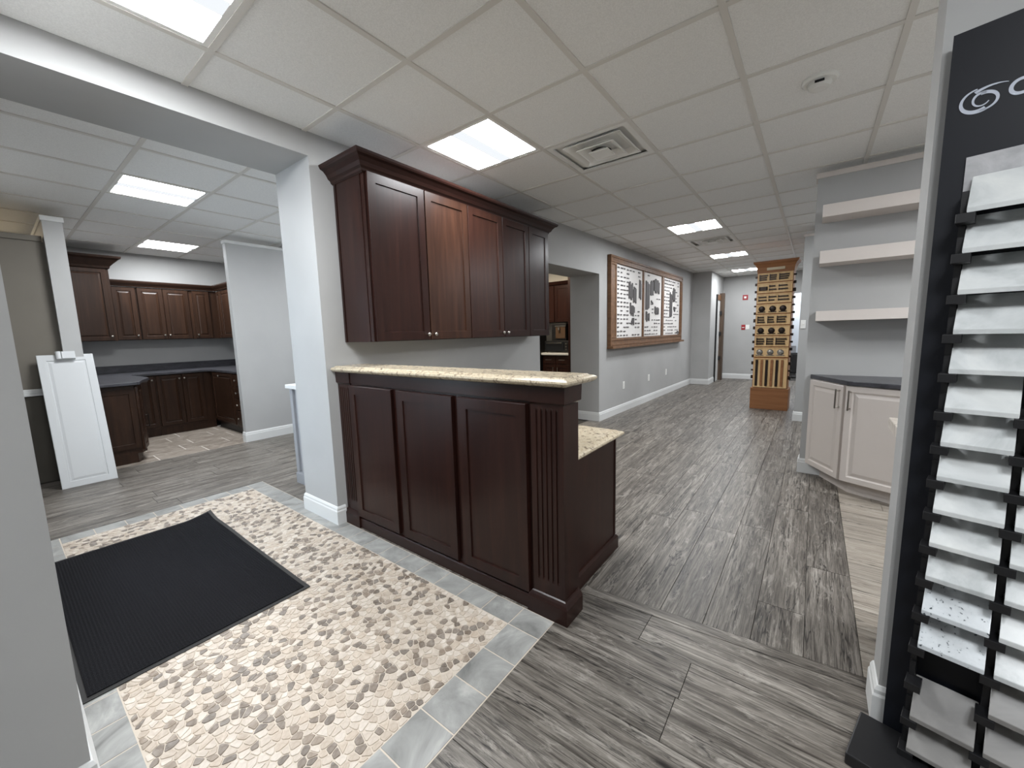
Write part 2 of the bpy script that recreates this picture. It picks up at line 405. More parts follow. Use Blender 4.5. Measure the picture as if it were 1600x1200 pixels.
tiles('h', GXH, -1.63, 11.4, .9)
tiles('l', GXL, .14, 6.4, 9)
tiles('l', GXL[:5], -2.3, .16, 9)
BW = .0135
def barprof(): return None
for x in GXH[1:-1]: part('grid_bar', MB().box(x-BW, x+BW, -2.5, 11.4, CZ-.004, CZ+.006), 'grid', ceiling)
for x in GXL[1:-1]: part('grid_bar', MB().box(x-BW, x+BW, .05 if x > -5.25 else -2.39, 6.7, CZ-.004, CZ+.006), 'grid', ceiling)
for y in GY[:-1]: part('grid_bar', MB().box(wx(y)+.0 if y > 1.4 else (-2.55 if y > 0 else -1.5), 3.05, y-BW, y+BW, CZ-.0035, CZ+.0055), 'grid', ceiling)
for y in GY:
    if -2.3 < y < .1: part('grid_bar', MB().box(-7.77, -5.26, y-BW, y+BW, CZ-.0035, CZ+.0055), 'grid', ceiling)
    if .1 < y < 6.6: part('grid_bar', MB().box(-7.77, -3.01, y-BW, y+BW, CZ-.0035, CZ+.0055), 'grid', ceiling)
ceil_labels = {
 ('h', 1, 4): 'lit square ceiling light cut off by the top left edge of the view', ('h', 1, 7): 'lit square ceiling light just in front of the hanging dark upper cabinets',
 ('h', 2, 13): 'lit ceiling light halfway down the hall, before the far vent', ('h', 2, 18): 'lit ceiling light down the hall between far vent and oak tower',
 ('h', 2, 23): 'farthest lit ceiling light of the hall, beside the oak tower top', ('l', 5, 5): 'larger lit ceiling light of the left room, nearest the grey beam',
 ('l', 1, 6): 'smaller lit ceiling light over the cherry kitchen cabinets', ('h', 5, 3): 'added unseen ceiling light above and behind the camera', ('h', 7, 8): 'added unseen ceiling light of the side bay right of the quartz rack',  # behind-camera and side bay lights are added for brightness, out of view
 ('h', 8, 3): 'added unseen ceiling light at the right behind the camera', ('l', 5, 9): 'added ceiling light of the left room, unseen behind the pillar', ('l', 6, 13): 'warm ceiling light of the coffee room behind the opening', ('l', 1, 2): 'warm ceiling light behind the taupe partition', ('h', 8, 7): 'added unseen ceiling light near the right wall behind the quartz wall', ('h', 6, 14): 'added unseen ceiling light of the bay behind the shelf wall', ('h', 6, 19): 'added unseen ceiling light behind the switch wall', ('h', 6, 23): 'added unseen ceiling light at the far right corner of the hall'}  # right side, pillar and hidden bay lights are added to brighten the rooms
fixtures.append(('lc', 'r', 0, 0, -.3, .3, 11.62, 12.22)); ceil_labels['r', 0, 0] = 'added unseen ceiling light brightening the far recess behind the oak tower'  # unseen light added because the recess rendered too dark
for kind, tk, i, k, x0, x1, y0, y1 in fixtures:
    cx, cy = (x0+x1)/2, (y0+y1)/2; w, d = (x1-x0)/2-BW-.001, (y1-y0)/2-BW-.001
    if kind[0] == 'l':
        t_ = thing('ceiling_light', (cx, cy, CZ), 0, ceil_labels[tk, i, k], 'light', 'ceiling lights')
        fr = MB()
        fr.box(-w, w, -d, -d+.022, -.002, .008); fr.box(-w, w, d-.022, d, -.002, .008); fr.box(-w, -w+.022, -d+.022, d-.022, -.002, .008); fr.box(w-.022, w, -d+.022, d-.022, -.002, .008)
        part('frame', fr, 'metal_white', t_)
        a, b_ = w-.022, d-.022
        lit = 'litwarm' if kind == 'lw' else 'lit'
        # two bright lobes along x with a dimmer spine between them
        for s in (-1, 1):
            q = MB(); yy = (s*.045, s*a); x_a, x_b = min(yy), max(yy)
            q.v += [(x_a, -b_, .004), (x_b, -b_, .004), (x_b, b_, .004), (x_a, b_, .004)]; q.f.append((3, 2, 1, 0))
            me = bpy.data.meshes.new('diffuser'); me.from_pydata(q.v, [], [(0, 3, 2, 1)]); me.materials.append(M[lit]); link('diffuser', me, t_)
        part('spine', MB().box(-.044, .044, -b_, b_, -.001, .003), lit+'mid', t_)
    else:
        lab = 'square louvred ceiling vent beside the light near the upper cabinets' if k == 8 else 'small louvred ceiling vent far down the hall between two lights'
        t_ = thing('ceiling_vent', (cx, cy, CZ), 0, lab, 'vent', 'ceiling vents')
        part('frame', MB().rings(-w+.035, w-.035, -d+.035, d-.035, [(.035, .008), (.035, -.002), (0, -.003), (-.003, .015), (-.003, .045), (.0, .046), (.035, .046)]) if 0 else
             MB().box(-w, w, -d, -d+.035, -.003, .006).box(-w, w, d-.035, d, -.003, .006).box(-w, -w+.035, -d+.035, d-.035, -.003, .006).box(w-.035, w, -d+.035, d-.035, -.003, .006), 'vent', t_)
        part('throat', MB().box(-w+.03, w-.03, -d+.03, d-.03, .022, .028), 'vent' , t_)
        part('duct_hole', MB().cyl((-.03, .06, .0195), .075, .002, n=24), 'void', t_)
        for ri, (a1, zlow) in enumerate(((.205, -.012), (.135, -.024), (.07, -.034))):
            L = []
            for a, z in ((a1, zlow), (a1, zlow+.004), (a1-.05, zlow+.034), (a1-.054, zlow+.034), (a1-.008, zlow)):
                L.append([(-a, -a*.95, z), (a, -a*.95, z), (a, a*.95, z), (-a, a*.95, z)])
            mb = MB().loops(L+[L[0]], False, False)
            if ri == 2: mb.box(-.06, .06, -.057, .057, zlow, zlow+.003)
            part('louvre', mb, 'metal_white', t_, loc=(.015, -.02, 0))
# smoke detector
sd = thing('smoke_detector', (-.05, 2.765, CZ+.004), 0, 'round white smoke detector on the ceiling tile at right', 'smoke detector')
part('base', MB().lathe((0, 0, 0), [(.078, 0), (.078, -.012), (.07, -.018), (.0, -.018)][:3]), 'plate', sd, smooth=False)
part('dome', MB().lathe((0, 0, -.018), [(.052, 0), (.052, -.014), (.044, -.026), (.03, -.03)]), 'plate', sd)
part('sensor_slot', MB().box(-.02, .02, -.056, -.05, -.034, -.024), 'void', sd)

# walls
Wl = MB()
struct('wall_left', MB().prism([(-2.555, 1.34), (wx(3.76), 3.76), (wx(3.76)-WT, 3.76), (-3.01, 1.34)], 0, CZ+.03), 'wall')
struct('wall_left_header', MB().prism([(wx(3.76), 3.76), (wx(5.19), 5.19), (wx(5.19)-WT, 5.19), (wx(3.76)-WT, 3.76)], 2.06, CZ+.03), 'wall')
struct('wall_left_far', MB().prism([(wx(5.19), 5.19), (wx(9.93), 9.93), (wx(9.93)-WT, 9.93), (wx(5.19)-WT, 5.19)], 0, CZ+.03), 'wall')
struct('wall_left_pier', MB().box(-2.75, -1.89, 9.93, 11.4, 0, CZ+.03), 'wall')
struct('wall_beam', MB().box(-3.01, -2.555, .045, 1.34, 2.402, CZ+.03), 'wall')
# far wall: solid left, recess with lower header at right
struct('wall_far', MB().box(-2.75, -.52, 11.4, 11.55, 0, CZ+.03), 'wall')
struct('wall_far_header', MB().box(-.52, 1.6, 11.4, 11.55, 2.04, CZ+.03), 'wall')
struct('wall_far_recess', MB().box(-.8, 1.6, 12.3, 12.4, 0, CZ+.03), paint('pale_blue_wall', (196, 202, 210)))
struct('wall_recess_left', MB().box(-.9, -.8, 11.55, 12.4, 0, CZ+.03), 'wall')
struct('wall_recess_right', MB().box(1.6, 1.7, 11.4, 12.4, 0, CZ+.03), 'wall')
struct('floor_recess', MB().box(-.8, 1.6, 11.6, 12.4, -.1, -.004), 'underfloor')
# entrance walls
fw = MB()
DX0, DX1, SX0, SX1 = -3.45, -2.45, -4.9, -3.6
fw.box(-5.15, SX0, -.10, .045, 0, CZ+.03).box(-5.25, -5.15, -2.4, .045, 0, CZ+.03).box(-7.9, -5.25, -2.5, -2.4, 0, CZ+.03).box(SX1, DX0, -.10, .045, 0, CZ+.03).box(DX1, -1.55, -.10, .045, 0, CZ+.03).box(DX0, DX1, -.10, .045, 2.1, CZ+.03).box(SX0, SX1, -.10, .045, 2.1, CZ+.03).box(SX0, SX1, -.10, .045, 0, .5)
struct('wall_front', fw, 'wall')
struct('wall_front_return', MB().box(-1.70, -1.55, -2.5, -.10, 0, CZ+.03), 'wall')
d1 = struct('door_1', MB().box(DX0, DX0+.09, -.05, -.01, .01, 2.1).box(DX1-.09, DX1, -.05, -.01, .01, 2.1).box(DX0+.09, DX1-.09, -.05, -.01, .01, .2).box(DX0+.09, DX1-.09, -.05, -.01, 2.0, 2.1), 'alu')
part('pane', MB().box(DX0+.09, DX1-.09, -.033, -.027, .2, 2.0), 'glass', d1)
part('handle', MB().cyl((DX1-.06, .0, .9), .012, .3).box(DX1-.066, DX1-.054, -.01, .0, .92, .94).box(DX1-.066, DX1-.054, -.01, .0, 1.16, 1.18), 'nickel', d1)
w1 = struct('window_1', MB().box(SX0, SX0+.05, -.05, -.01, .5, 2.1).box(SX1-.05, SX1, -.05, -.01, .5, 2.1).box(SX0+.05, SX1-.05, -.05, -.01, .5, .55).box(SX0+.05, SX1-.05, -.05, -.01, 2.05, 2.1), 'alu')
part('pane', MB().box(SX0+.05, SX1-.05, -.033, -.027, .55, 2.05), 'glass', w1)
struct('wall_back', MB().box(-1.70, 3.2, -2.6, -2.5, 0, CZ+.03), 'wall')
struct('wall_right', MB().box(3.1, 3.2, -2.5, 4.3, 0, CZ+.03), 'wall')
# free-standing right hand walls
BASE = [(0, 0), (.014, 0), (.014, .092), (.010, .100), (.010, .112), (.004, .124), (0, .126)]
def baseboard(name, path): return struct(name, MB().sweep(path, BASE), 'white')
struct('wall_shelves', MB().box(-.045, 3.1, 4.22, 4.36, 0, 2.455), 'wall')
struct('trim_1', MB().box(-.055, 3.1, 4.21, 4.37, 2.455, 2.495), 'shelf', .003)
struct('wall_switch', MB().box(-.165, 3.1, 6.55, 6.70, 0, 2.42), 'wall')
struct('trim_2', MB().box(-.175, 3.1, 6.54, 6.71, 2.42, 2.45), 'shelf', .003)
struct('wall_hall_end_right', MB().box(3.1, 3.2, 4.3, 11.55, 0, CZ+.03), 'wall')
struct('wall_far_right', MB().box(1.6, 3.2, 11.4, 11.55, 0, CZ+.03), 'wall')
struct('wall_quartz', MB().box(.228, 1.6, 1.612, 1.73, 0, CZ+.03), 'wall')
# left room
struct('wall_kitchen', MB().box(-7.9, -7.77, -2.4, 2.60, 0, CZ+.03), 'wall')
struct('wall_kitchen_right', MB().box(-7.77, -6.2, 2.60, 2.72, 0, CZ+.03).box(-6.2, -5.755, 2.60, 2.72, 0, CZ+.03), 'wall')
pk = MB().box(-5.755, -5.665, 1.87, 4.0, 0, 2.44); struct('wall_partition', pk, 'wall')
struct('trim_3', MB().box(-5.765, -5.655, 1.86, 4.0, 2.44, 2.475), 'white', .003)
struct('wall_post', MB().box(-7.77, -5.62, .44, .568, 0, 2.405), 'wall')
struct('trim_4', MB().box(-7.77, -5.61, .43, .578, 2.405, 2.45), 'white', .003)
struct('wall_taupe', MB().box(-5.80, -5.705, -2.4, .44, .845, 2.225), 'walldark')
struct('wall_taupe_lower', MB().box(-5.80, -5.705, -2.4, .44, 0, .845), 'walldark2')
struct('trim_5', MB().box(-5.81, -5.69, -2.4, .43, 2.225, 2.275), 'walldark', .003)
struct('trim_6', MB().prism([(0, 0)]*0 or [(-5.705, -1.5), (-5.675, -1.5), (-5.675, .415), (-5.705, .415)], .822, .845).prism([(-5.705, -1.5), (-5.688, -1.5), (-5.688, .415), (-5.705, .415)], .845, .885), 'white', .004)
struct('wall_left_room_end', MB().box(-5.665, -3.0, 3.4, 3.5, 0, CZ+.03), 'wall')
struct('wall_coffee_back', MB().box(-5.6, -2.8, 6.82, 6.92, 0, CZ+.03), paint('pale_wall', (222, 220, 214)))
struct('wall_coffee_left', MB().box(-5.7, -5.6, 3.5, 6.92, 0, CZ+.03), 'wall')
# baseboards (travel with the room on the right hand)
baseboard('baseboard_pillar', [(-3.01, 1.50), (-3.01, 1.34), (-2.555, 1.34), (-2.553, 1.395)][::-1][::-1])
baseboard('baseboard_left', [(wx(5.19)-.4, 5.19), (wx(5.19), 5.19), (wx(9.93), 9.93), (-1.89, 9.93), (-1.89, 10.5)])
baseboard('baseboard_far', [(-1.89, 11.4), (-.52, 11.4)])
baseboard('baseboard_recess', [(-.8, 12.3), (1.6, 12.3)])
baseboard('baseboard_partition', [(-5.755, 1.87), (-5.665, 1.87), (-5.665, 3.4)])
baseboard('baseboard_shelves', [(-.045, 4.36), (-.045, 4.22), (.12, 4.22)])
baseboard('baseboard_switch', [(-.165, 6.70), (-.165, 6.55), (1.2, 6.55)])
baseboard('baseboard_quartz', [(.228, 1.73), (.228, 1.612), (.30, 1.612)])
baseboard('baseboard_front', [(-1.55, -2.5), (-1.55, .045), (-2.45, .045)])

# ================================================================ BAR COUNTER
def flutes(w, h, n=5, d=.006):      # pilaster with carved flutes; front at y=0 facing -y
    pts = [(0, .03)]; x = 0; m_ = w*.12; fw_ = (w-2*m_)/n
    mb = MB(); g = fw_*.46
    xs = [0]
    prof = [(0, .02), (0, 0)]
    for k in range(n):
        a = m_+k*fw_+(fw_-g)/2
        prof += [(a, 0), (a+g*.25, d), (a+g*.75, d), (a+g, 0)]
    prof += [(w, 0), (w, .02)]
    return prof
bar = thing('bar_counter', (-2.55, 1.41, 0), 0, 'tall dark espresso bar counter with three panel doors and fluted pilasters', 'counter')
BL = 1.74   # length, x local 0..1.74
part('carcass', MB().box(0, BL-.002, .02, .135, 0, 1.055), 'esp', bar)
part('plinth', MB().rings(.15, BL-.16, -.012, .02, [(0, 0), (0, .062), (-.006, .070)], (0, 0, 1, 0)), 'espx', bar, bev=.002)
part('frieze', MB().box(.15, BL-.16, -.006, .02, .985, 1.055), 'espx', bar, bev=.002)
part('rail', MB().box(.15, BL-.16, .006, .02, .065, .985), 'esp', bar)
for x0, x1 in ((.155, .598), (.645, 1.098), (1.142, 1.558)):
    part('door', MB().door(x0, x1, .082, .972, -.016, .020, SHAKER), 'esp', bar)
for k, (x0, w) in enumerate(((0.0, .15), (BL-.165, .165))):
    L0 = .155; L1 = .975; pr = flutes(w, 1)
    # fluted shaft in the middle, plain ends
    mb = MB(); flat = [(p[0], 0 if 0 < i < len(pr)-1 else .02) for i, p in enumerate(pr)]
    zs = [(.09, flat), (.165, flat), (.18, pr), (.945, pr), (.96, flat), (.985, flat)]
    mb.loops([[(x0+px_, py_, z) for px_, py_ in q] for z, q in zs])
    part('pilaster', mb, 'esp', bar)
    e1 = 1 if k else 0
    part('pilaster_base', MB().rings(x0, x0+w, 0, .125 if k else .02, [(.022, 0), (.022, .075), (.014, .088), (.006, .098), (0, .102)], (0 if not k else 1, 1, 1, 0)), 'espx', bar)
    part('pilaster_cap', MB().rings(x0, x0+w, 0, .125 if k else .02, [(0, .975), (.012, .986), (.014, 1.055)], (0, 1, 1, 1 if k else 0)), 'espx', bar)
# granite tops
GP = [(-.028, 0), (-.014, .004), (-.006, .010), (0, .018), (-.002, .026), (-.012, .032), (-.026, .034), (-.034, .040)]
bt = MB().rings(-2.548, -.765, 1.365, 1.64, [(o_, 1.056+z) for o_, z in GP], (.2, 1, 1, 1))
tag(part('granite_bar_top', bt, 'granite'), 'long narrow beige granite slab on top of the tall bar counter', 'countertop')
desk = thing('desk_cabinet', (-.88, 1.56, 0), PI/2, 'low dark espresso cabinet behind the bar counter, its plain end facing the hall', 'cabinet')
# local x -> world +y, local -y -> world +x
part('end_panel', MB().box(0, .565, 0, .02, 0, .668), 'esp', desk)
part('carcass', MB().box(0, .555, .02, 1.63, .0, .668), 'esp', desk)
part('plinth', MB().rings(0, .565, 0, .02, [(.016, 0), (.016, .070), (.006, .082), (0, .084)], (0, 1, 1, 0)), 'espx', desk)
part('corner_bead', MB().box(.553, .568, -.004, 0, .085, .668), 'esp', desk)
dt = MB().rings(-2.50, -.848, 1.548, 2.185, [(o_, .670+z) for o_, z in GP], (.2, 1, 0, 1))
tag(part('granite_desk_top', dt, 'granite'), 'lower beige granite worktop behind the bar, at desk height', 'countertop')

# ================================================================ UPPER CABINETS ON LEFT WALL
XB = wx(2.5)      # wall behind
up = thing('wall_cabinet', (-2.215, 1.49, 0), PI/2, 'long dark espresso upper cabinet with five doors hanging above the bar', 'cabinet')
UL = 2.07; zb, zt = 1.25, 2.285
# local x -> world y ; local y -> world -x (depth)
part('carcass', MB().prism([(0, .02), (UL, .02), (UL, -2.215-wx(1.49+UL)-.0), (0, -2.215-wx(1.49))], zb, zt), 'esp', up)
part('side_panel', MB().box(-.004, 0, .035, .30, zb, zt-.01).box(-.008, 0, .305, .325, zb, zt-.01), 'esp', up)
part('face_frame', MB().box(0, UL, .0, .02, zb, zt), 'espx', up)
dds = [(.012, .450, 'esp', 1), (.458, .880, 'espred', -1), (.888, 1.310, 'espmid', 1), (1.318, 1.712, 'esp', -1), (1.720, 2.062, 'esp', 0)]
for k, (a, b_, mt, kn) in enumerate(dds):
    d = part('door', MB().door(a, b_, zb+.004, zt-.012, -.020, .020, SHAKER), mt, up, label='redder brown door' if k == 1 else None)
    if kn:
        kx = b_-.028 if kn > 0 else a+.028
        part('knob', MB().lathe((kx, -.020, zb+.040), [(.006, 0), (.005, -.010), (.012, -.016), (.014, -.022), (.009, -.027)], 'y', 14), 'nickel', d, smooth=True)
CR = [(0, 2.262), (.012, 2.270), (.016, 2.282), (.030, 2.292), (.040, 2.312), (.058, 2.332), (.076, 2.340), (.082, 2.350), (.086, 2.362), (0, 2.362)]
cr = MB().sweep([(-.006, .355), (-.006, -.0), (UL+.004, -.0), (UL+.004, .27)], CR)
part('crown_moulding', cr, 'espx', up)
part('top_board', MB().box(0, UL, 0, .26, 2.286, 2.30), 'esp', up)

# ================================================================ NOTICE BOARD on far left wall
ang = math.atan(.0245)
nb = thing('hardware_board', (wx(5.44)+.002, 5.44, 0), PI/2-ang, 'wide oak framed board with three white panels of hardware on the hall wall', 'display board')
NL = 3.49
def onb(a): return a
part('backing', MB().box(.03, NL-.03, -.025, -.001, 1.06, 2.33), 'oakfr', nb)
fr = MB()
for a, b_, z0, z1 in ((0, NL, 2.25, 2.35), (0, NL, 1.06, 1.17), (0, .2, 1.17, 2.25), (NL-.11, NL, 1.17, 2.25)):
    part('frame_rail', MB().door(a, b_, z0, z1, -.06, .058, [(0, .004), (.004, 0), (.03, 0), (.036, .008)]), 'oakfr', nb)
part('ledge', MB().box(-.01, NL+.05, -.10, -.002, 1.022, 1.058), 'oakfr', nb, bev=.004)
pan = [(.215, 1.26), (1.34, 2.22), (2.35, 3.37)]
for a, b_ in ((1.27, 1.33), (2.23, 2.34)): part('stile', MB().box(a, b_, -.05, -.026, 1.17, 2.25), 'oakfr', nb, bev=.003)
rb = random.Random(5)
for k, (a, b_) in enumerate(pan):
    p = part('display_panel', MB().box(a, b_, -.034, -.026, 1.175, 2.245), 'paper', nb)
    hw = MB(); z = 2.20
    big = [[(.45, .60, 1.75, 2.05), (.62, .74, 1.7, 1.98), (.5, .68, 1.5, 1.72), (.86, .94, 1.76, 2.1), (.56, .66, 1.36, 1.48)],
           [(.08, .28, 1.62, 2.12), (.34, .5, 1.84, 2.16), (.54, .86, 1.92, 2.18), (.1, .3, 1.42, 1.6), (.6, .84, 1.55, 1.72), (.36, .5, 1.7, 1.8)],
           [(.36, .5, 1.5, 2.0), (.52, .68, 1.8, 2.1), (.6, .7, 1.62, 1.75), (.8, .98, 1.19, 1.23)]][k]
    W_ = b_-a
    while z > 1.2:
        x = a+.05
        while x < b_-.09:
            u = (x-a)/W_; w_ = rb.uniform(.04, .085)
            if not any(p0-.06 < u < p1+.02 and q0-.03 < z < q1+.03 for p0, p1, q0, q1 in big) and rb.random() < (.92 if u < .45 and k != 1 else .6 if z < 1.5 else .45):
                hw.box(x, x+w_, -.044, -.034, z-.006, z+.006+rb.random()*.006)
            x += .115
        z -= .062
    o = part('hardware_rows', hw, 'ink', p); o['kind'] = 'stuff'
    for p0, p1, q0, q1 in big:
        # irregular dark shapes built of overlapping steps
        n_ = 5; bg_ = MB()
        for j in range(n_):
            xa = a+W_*(p0+(p1-p0)*j/n_); bg_.box(xa, xa+W_*(p1-p0)/n_, -.046, -.034, q0+rb.uniform(0, .06), q1-rb.uniform(0, .07))
        part('sample_cluster', bg_, 'ink', p)
# ================================================================ OAK TOWER
tw = thing('display_tower', (-.765, 7.26, 0), math.radians(-2), 'tall oak display tower of drawer pulls and knobs standing in the hall', 'display stand')
TW = .50
part('base', MB().box(0, TW, 0, .32, 0, .335), 'oakdk', tw, bev=.004)
part('body', MB().box(.022, TW-.022, .02, .30, .335, 2.10), 'oak', tw)
part('crown', MB().rings(.018, TW-.018, .016, .304, [(0, 2.09), (.004, 2.13), (.01, 2.17), (.026, 2.21), (.05, 2.235), (.055, 2.262)]), 'oakdk', tw)
part('name_plate', MB().box(.14, .37, .0, .014, 2.125, 2.165), newmat('brass_plate', .4, (186, 170, 140)), tw, bev=.003)
zz = [2.095, 1.945, 1.785, 1.63, 1.475, 1.305, 1.145, .975, .815]
rb = random.Random(11)
def xbox(mb, x0, x1, z0, z1, y=-.012, t=.018): mb.box(x0, x1, y, y+t, z0, z1)
for k in range(8):
    z1, z0 = zz[k]-.008, zz[k+1]+.008
    tr_ = part('tray', MB().door(.03, TW-.03, z0, z1, .002, .016, [(0, 0), (.012, 0), (.014, .008)]), 'maple', tw)
    hw = MB(); zc = (z0+z1)/2
    if k in (0, 1, 2, 4, 6):
        rows = {0: 3, 1: 2, 2: 2, 4: 3, 6: 3}[k]
        for c, (xa, xb) in enumerate(((.05, .16), (.18, .28), (.30, .44))):
            for r in range(rows):
                z = z0+.022+(z1-z0-.044)*(r+.5)/rows
                if k == 1 and c == 0: continue
                L_ = (xb-xa)*rb.uniform(.75, 1)
                hw.box(xa, xa+L_, -.008, .010, z-.009, z+.009); 
                hw.box(xa, xa+.012, -.004, .012, z-.016, z+.016)
        if k == 1: hw.prism([(0, 0)]*0 or [(.05, 0), (.07, -.01), (.15, -.01), (.16, 0)], zc-.035, zc+.02)
    else:
        for c, xx in enumerate((.10, .24, .37)):
            hw.lathe((xx, .010, zc), [(.042, 0), (.044, -.008), (.030, -.018), (.012, -.022)], 'y', 14)
            hw.box(xx-.05, xx+.05, -.004, .010, zc-.052, zc-.040)
    part('hardware', hw, 'bronze' if k != 7 else 'nickel', tr_)
tl = part('tray', MB().door(.03, TW-.03, .345, .80, .002, .016, [(0, 0), (.012, 0), (.014, .008)]), 'maple', tw)
for k in range(6): part('moulding_strip', MB().box(.055+k*.066, .055+k*.066+.032, -.006, .010, .37, .775), 'oakdk' if k % 2 else 'bronze', tl)
kn = random.Random(2)
for k in range(15):
    z = .5+k*.11
    for sx in (0, 1):
        x = .022 if sx == 0 else TW-.022; d_ = -1 if sx == 0 else 1
        w_ = .022; hh = .012+.016*kn.random()
        part('knob', MB().box(min(x, x+d_*.035), max(x, x+d_*.035), .06, .09, z-hh, z+hh), 'bronze', tw, bev=.004)

# ================================================================ small wall things
def cover(name, loc, rotz, w, h, mat, label, cat, group=None, kind='outlet'):
    t_ = thing(name, loc, rotz, label, cat, group)
    part('cover_plate', MB().door(-w/2, w/2, -h/2, h/2, -.006, .006, [(0, .003), (.003, 0)]), mat, t_)
    if kind == 'outlet':
        for s in (-1, 1): part('socket', MB().cyl((0, -.008, s*.02), .014, .002, 'y', 14), 'plate', t_)
    elif kind == 'switch': part('toggle', MB().box(-.006, .006, -.016, -.006, -.004, .012), 'plate', t_, bev=.002)
    return t_
for y, z, lab in ((6.05, .42, 'white wall outlet nearest the doorway, low on the hall wall'), (7.17, .425, 'white wall outlet below the middle of the oak framed board'), (8.14, .44, 'white wall outlet farthest down the hall wall, small and low')):
    cover('wall_outlet', (wx(y)+.001, y, z), PI/2-ang, .075, .118, 'plate', lab, 'outlet', 'outlets on the hall wall')
cover('light_switch', (-.125, 6.549, 1.30), 0, .055, .11, 'plate', 'white light switch on the narrow grey wall right of the oak tower', 'switch', kind='switch')
fa = cover('fire_alarm', (-1.40, 11.399, 2.01), 0, .115, .125, 'red', 'small red fire alarm high on the far end wall', 'fire alarm', kind='')
part('strobe', MB().box(-.025, .025, -.03, -.006, -.025, .025), 'plate', fa, bev=.004)
ps = cover('pull_station', (-1.415, 11.399, 1.285), 0, .085, .125, 'red', 'small red pull station below the alarm on the far wall', 'pull station', kind='')
part('pull_handle', MB().box(-.025, .025, -.022, -.006, -.012, .004), 'plate', ps, bev=.002)
part('mount', MB().box(.05, .13, -.004, 0, -.05, .06), 'plate', ps)
# brown framed panel standing by the far pier
bp = thing('wooden_door_frame', (-1.89, 10.52, 0), PI/2, 'narrow brown wooden frame standing against the wall at hall end', 'door frame')
part('upright', MB().box(.44, .56, -.10, -.0005, .0, 2.12), 'greybrown', bp)
part('upright', MB().box(0, .06, -.03, -.0005, .0, 2.07), 'void', bp)
part('head', MB().box(.06, .44, -.03, -.0005, 1.95, 2.07), 'oakfr', bp)
part('panel', MB().box(.06, .44, -.012, -.0005, .0, 1.95), 'white', bp)
for z in (.5, 1.1, 1.6): part('hinge', MB().box(.41, .44, -.06, -.012, z, z+.09), 'black', bp)
# things in the far recess
ck = thing('black_cabinet', (-.55, 12.05, 0), 0, 'low black cabinet in the recess behind the oak tower', 'cabinet')
part('body', MB().box(0, .9, 0, .24, .12, .62), 'black', ck, bev=.003); part('door', MB().door(.01, .44, .14, .60, -.016, .016, SHAKER), 'black', ck); part('door', MB().door(.46, .89, .14, .60, -.016, .016, SHAKER), 'black', ck)
part('leg', MB().box(.02, .06, .02, .06, 0, .12), 'black', ck); part('leg', MB().box(.84, .88, .02, .06, 0, .12), 'black', ck); part('leg', MB().box(.02, .06, .18, .22, 0, .12), 'black', ck); part('leg', MB().box(.84, .88, .18, .22, 0, .12), 'black', ck)
bx_ = tag(part('picture_frame', MB().door(-.50, -.34, .625, .80, 12.15, .02, [(0, .003), (.003, 0), (.02, 0), (.022, .006)]), 'greycab'), 'small grey frame standing on the low black cabinet', 'frame')
for z, lab in ((1.86, 'upper metal wall hook beside the oak tower'), (1.72, 'lower metal wall hook beside the oak tower')):
    tag(part('wall_hook', MB().cyl((-.46, 12.299-.10, z), .008, .10, 'y', 8).cyl((-.46, 12.199, z), .008, .05, 'z', 8).box(-.475, -.445, 12.292, 12.299, z-.03, z+.03), 'nickel'), lab, 'hook', 'hooks on the recess wall')

# ================================================================ COFFEE ROOM through the opening
def pull(parent, x, y, z0, z1, mat='nickel', r=.005, horiz=False):
    mb = MB()
    if not horiz:
        mb.cyl((x, y-.030, z0-.012), r, z1-z0+.024, 'z', 10).cyl((x, y-.030, z0), r*.9, .030, 'y', 8).cyl((x, y-.030, z1), r*.9, .030, 'y', 8)
    else:
        mb.cyl((z0-.012, y-.030, x), r, z1-z0+.024, 'x', 10).cyl((z0, y-.030, x), r*.9, .030, 'y', 8).cyl((z1, y-.030, x), r*.9, .030, 'y', 8)
    return part('handle', mb, mat, parent)
cu = thing('wall_cabinet', (-4.30, 6.45, 0), 0, 'dark upper cabinet seen through the hall opening above the coffee machine', 'cabinet')
part('carcass', MB().box(0, .86, .02, .365, 1.46, 2.14), 'esp', cu)
part('crown_moulding', MB().rings(0, .86, 0, .365, [(0, 2.14), (.01, 2.15), (.03, 2.19), (.035, 2.20)], (1, 0, 1, 0)), 'espx', cu)
part('door', MB().door(.02, .42, 1.47, 2.13, 0, .02, SHAKER), 'esp', cu); part('door', MB().door(.44, .84, 1.47, 2.13, 0, .02, SHAKER), 'esp', cu)
tag(part('tall_side_panel', MB().box(-3.435, -3.36, 6.18, 6.815, 0, 2.28), 'esp'), 'tall black side panel at the right of the coffee counter', 'panel')
tag(part('refrigerator', MB().box(-4.55, -4.02, 6.10, 6.40, 0, 1.40).box(-4.53, -4.04, 6.085, 6.10, .05, .8).box(-4.53, -4.04, 6.085, 6.10, .82, 1.38), 'black', bev=.006), 'black refrigerator glimpsed under the hanging upper cabinet', 'refrigerator')
cb = thing('base_cabinet', (-4.01, 6.23, 0), 0, 'dark base cabinet under the coffee machine, seen through the opening', 'cabinet')
part('carcass', MB().box(0, .57, .02, .58, .10, .87), 'esp', cb); part('toe_kick', MB().box(0, .57, .08, .56, 0, .10), 'black', cb)
for a, b_ in ((.01, .28), (.29, .56)):
    d = part('drawer', MB().door(a, b_, .71, .86, 0, .02, SHAKER[:2]), 'espmid', cb); pull(d, .785, 0, (a+b_)/2-.05, (a+b_)/2+.05, horiz=True)
    d = part('door', MB().door(a, b_, .11, .70, 0, .02, SHAKER), 'espmid', cb); pull(d, b_-.04 if a < .1 else a+.04, 0, .52, .64)
tag(part('coffee_counter', MB().box(-4.015, -3.436, 6.195, 6.815, .872, .912), 'white', bev=.004), 'white worktop under the coffee machine', 'countertop')
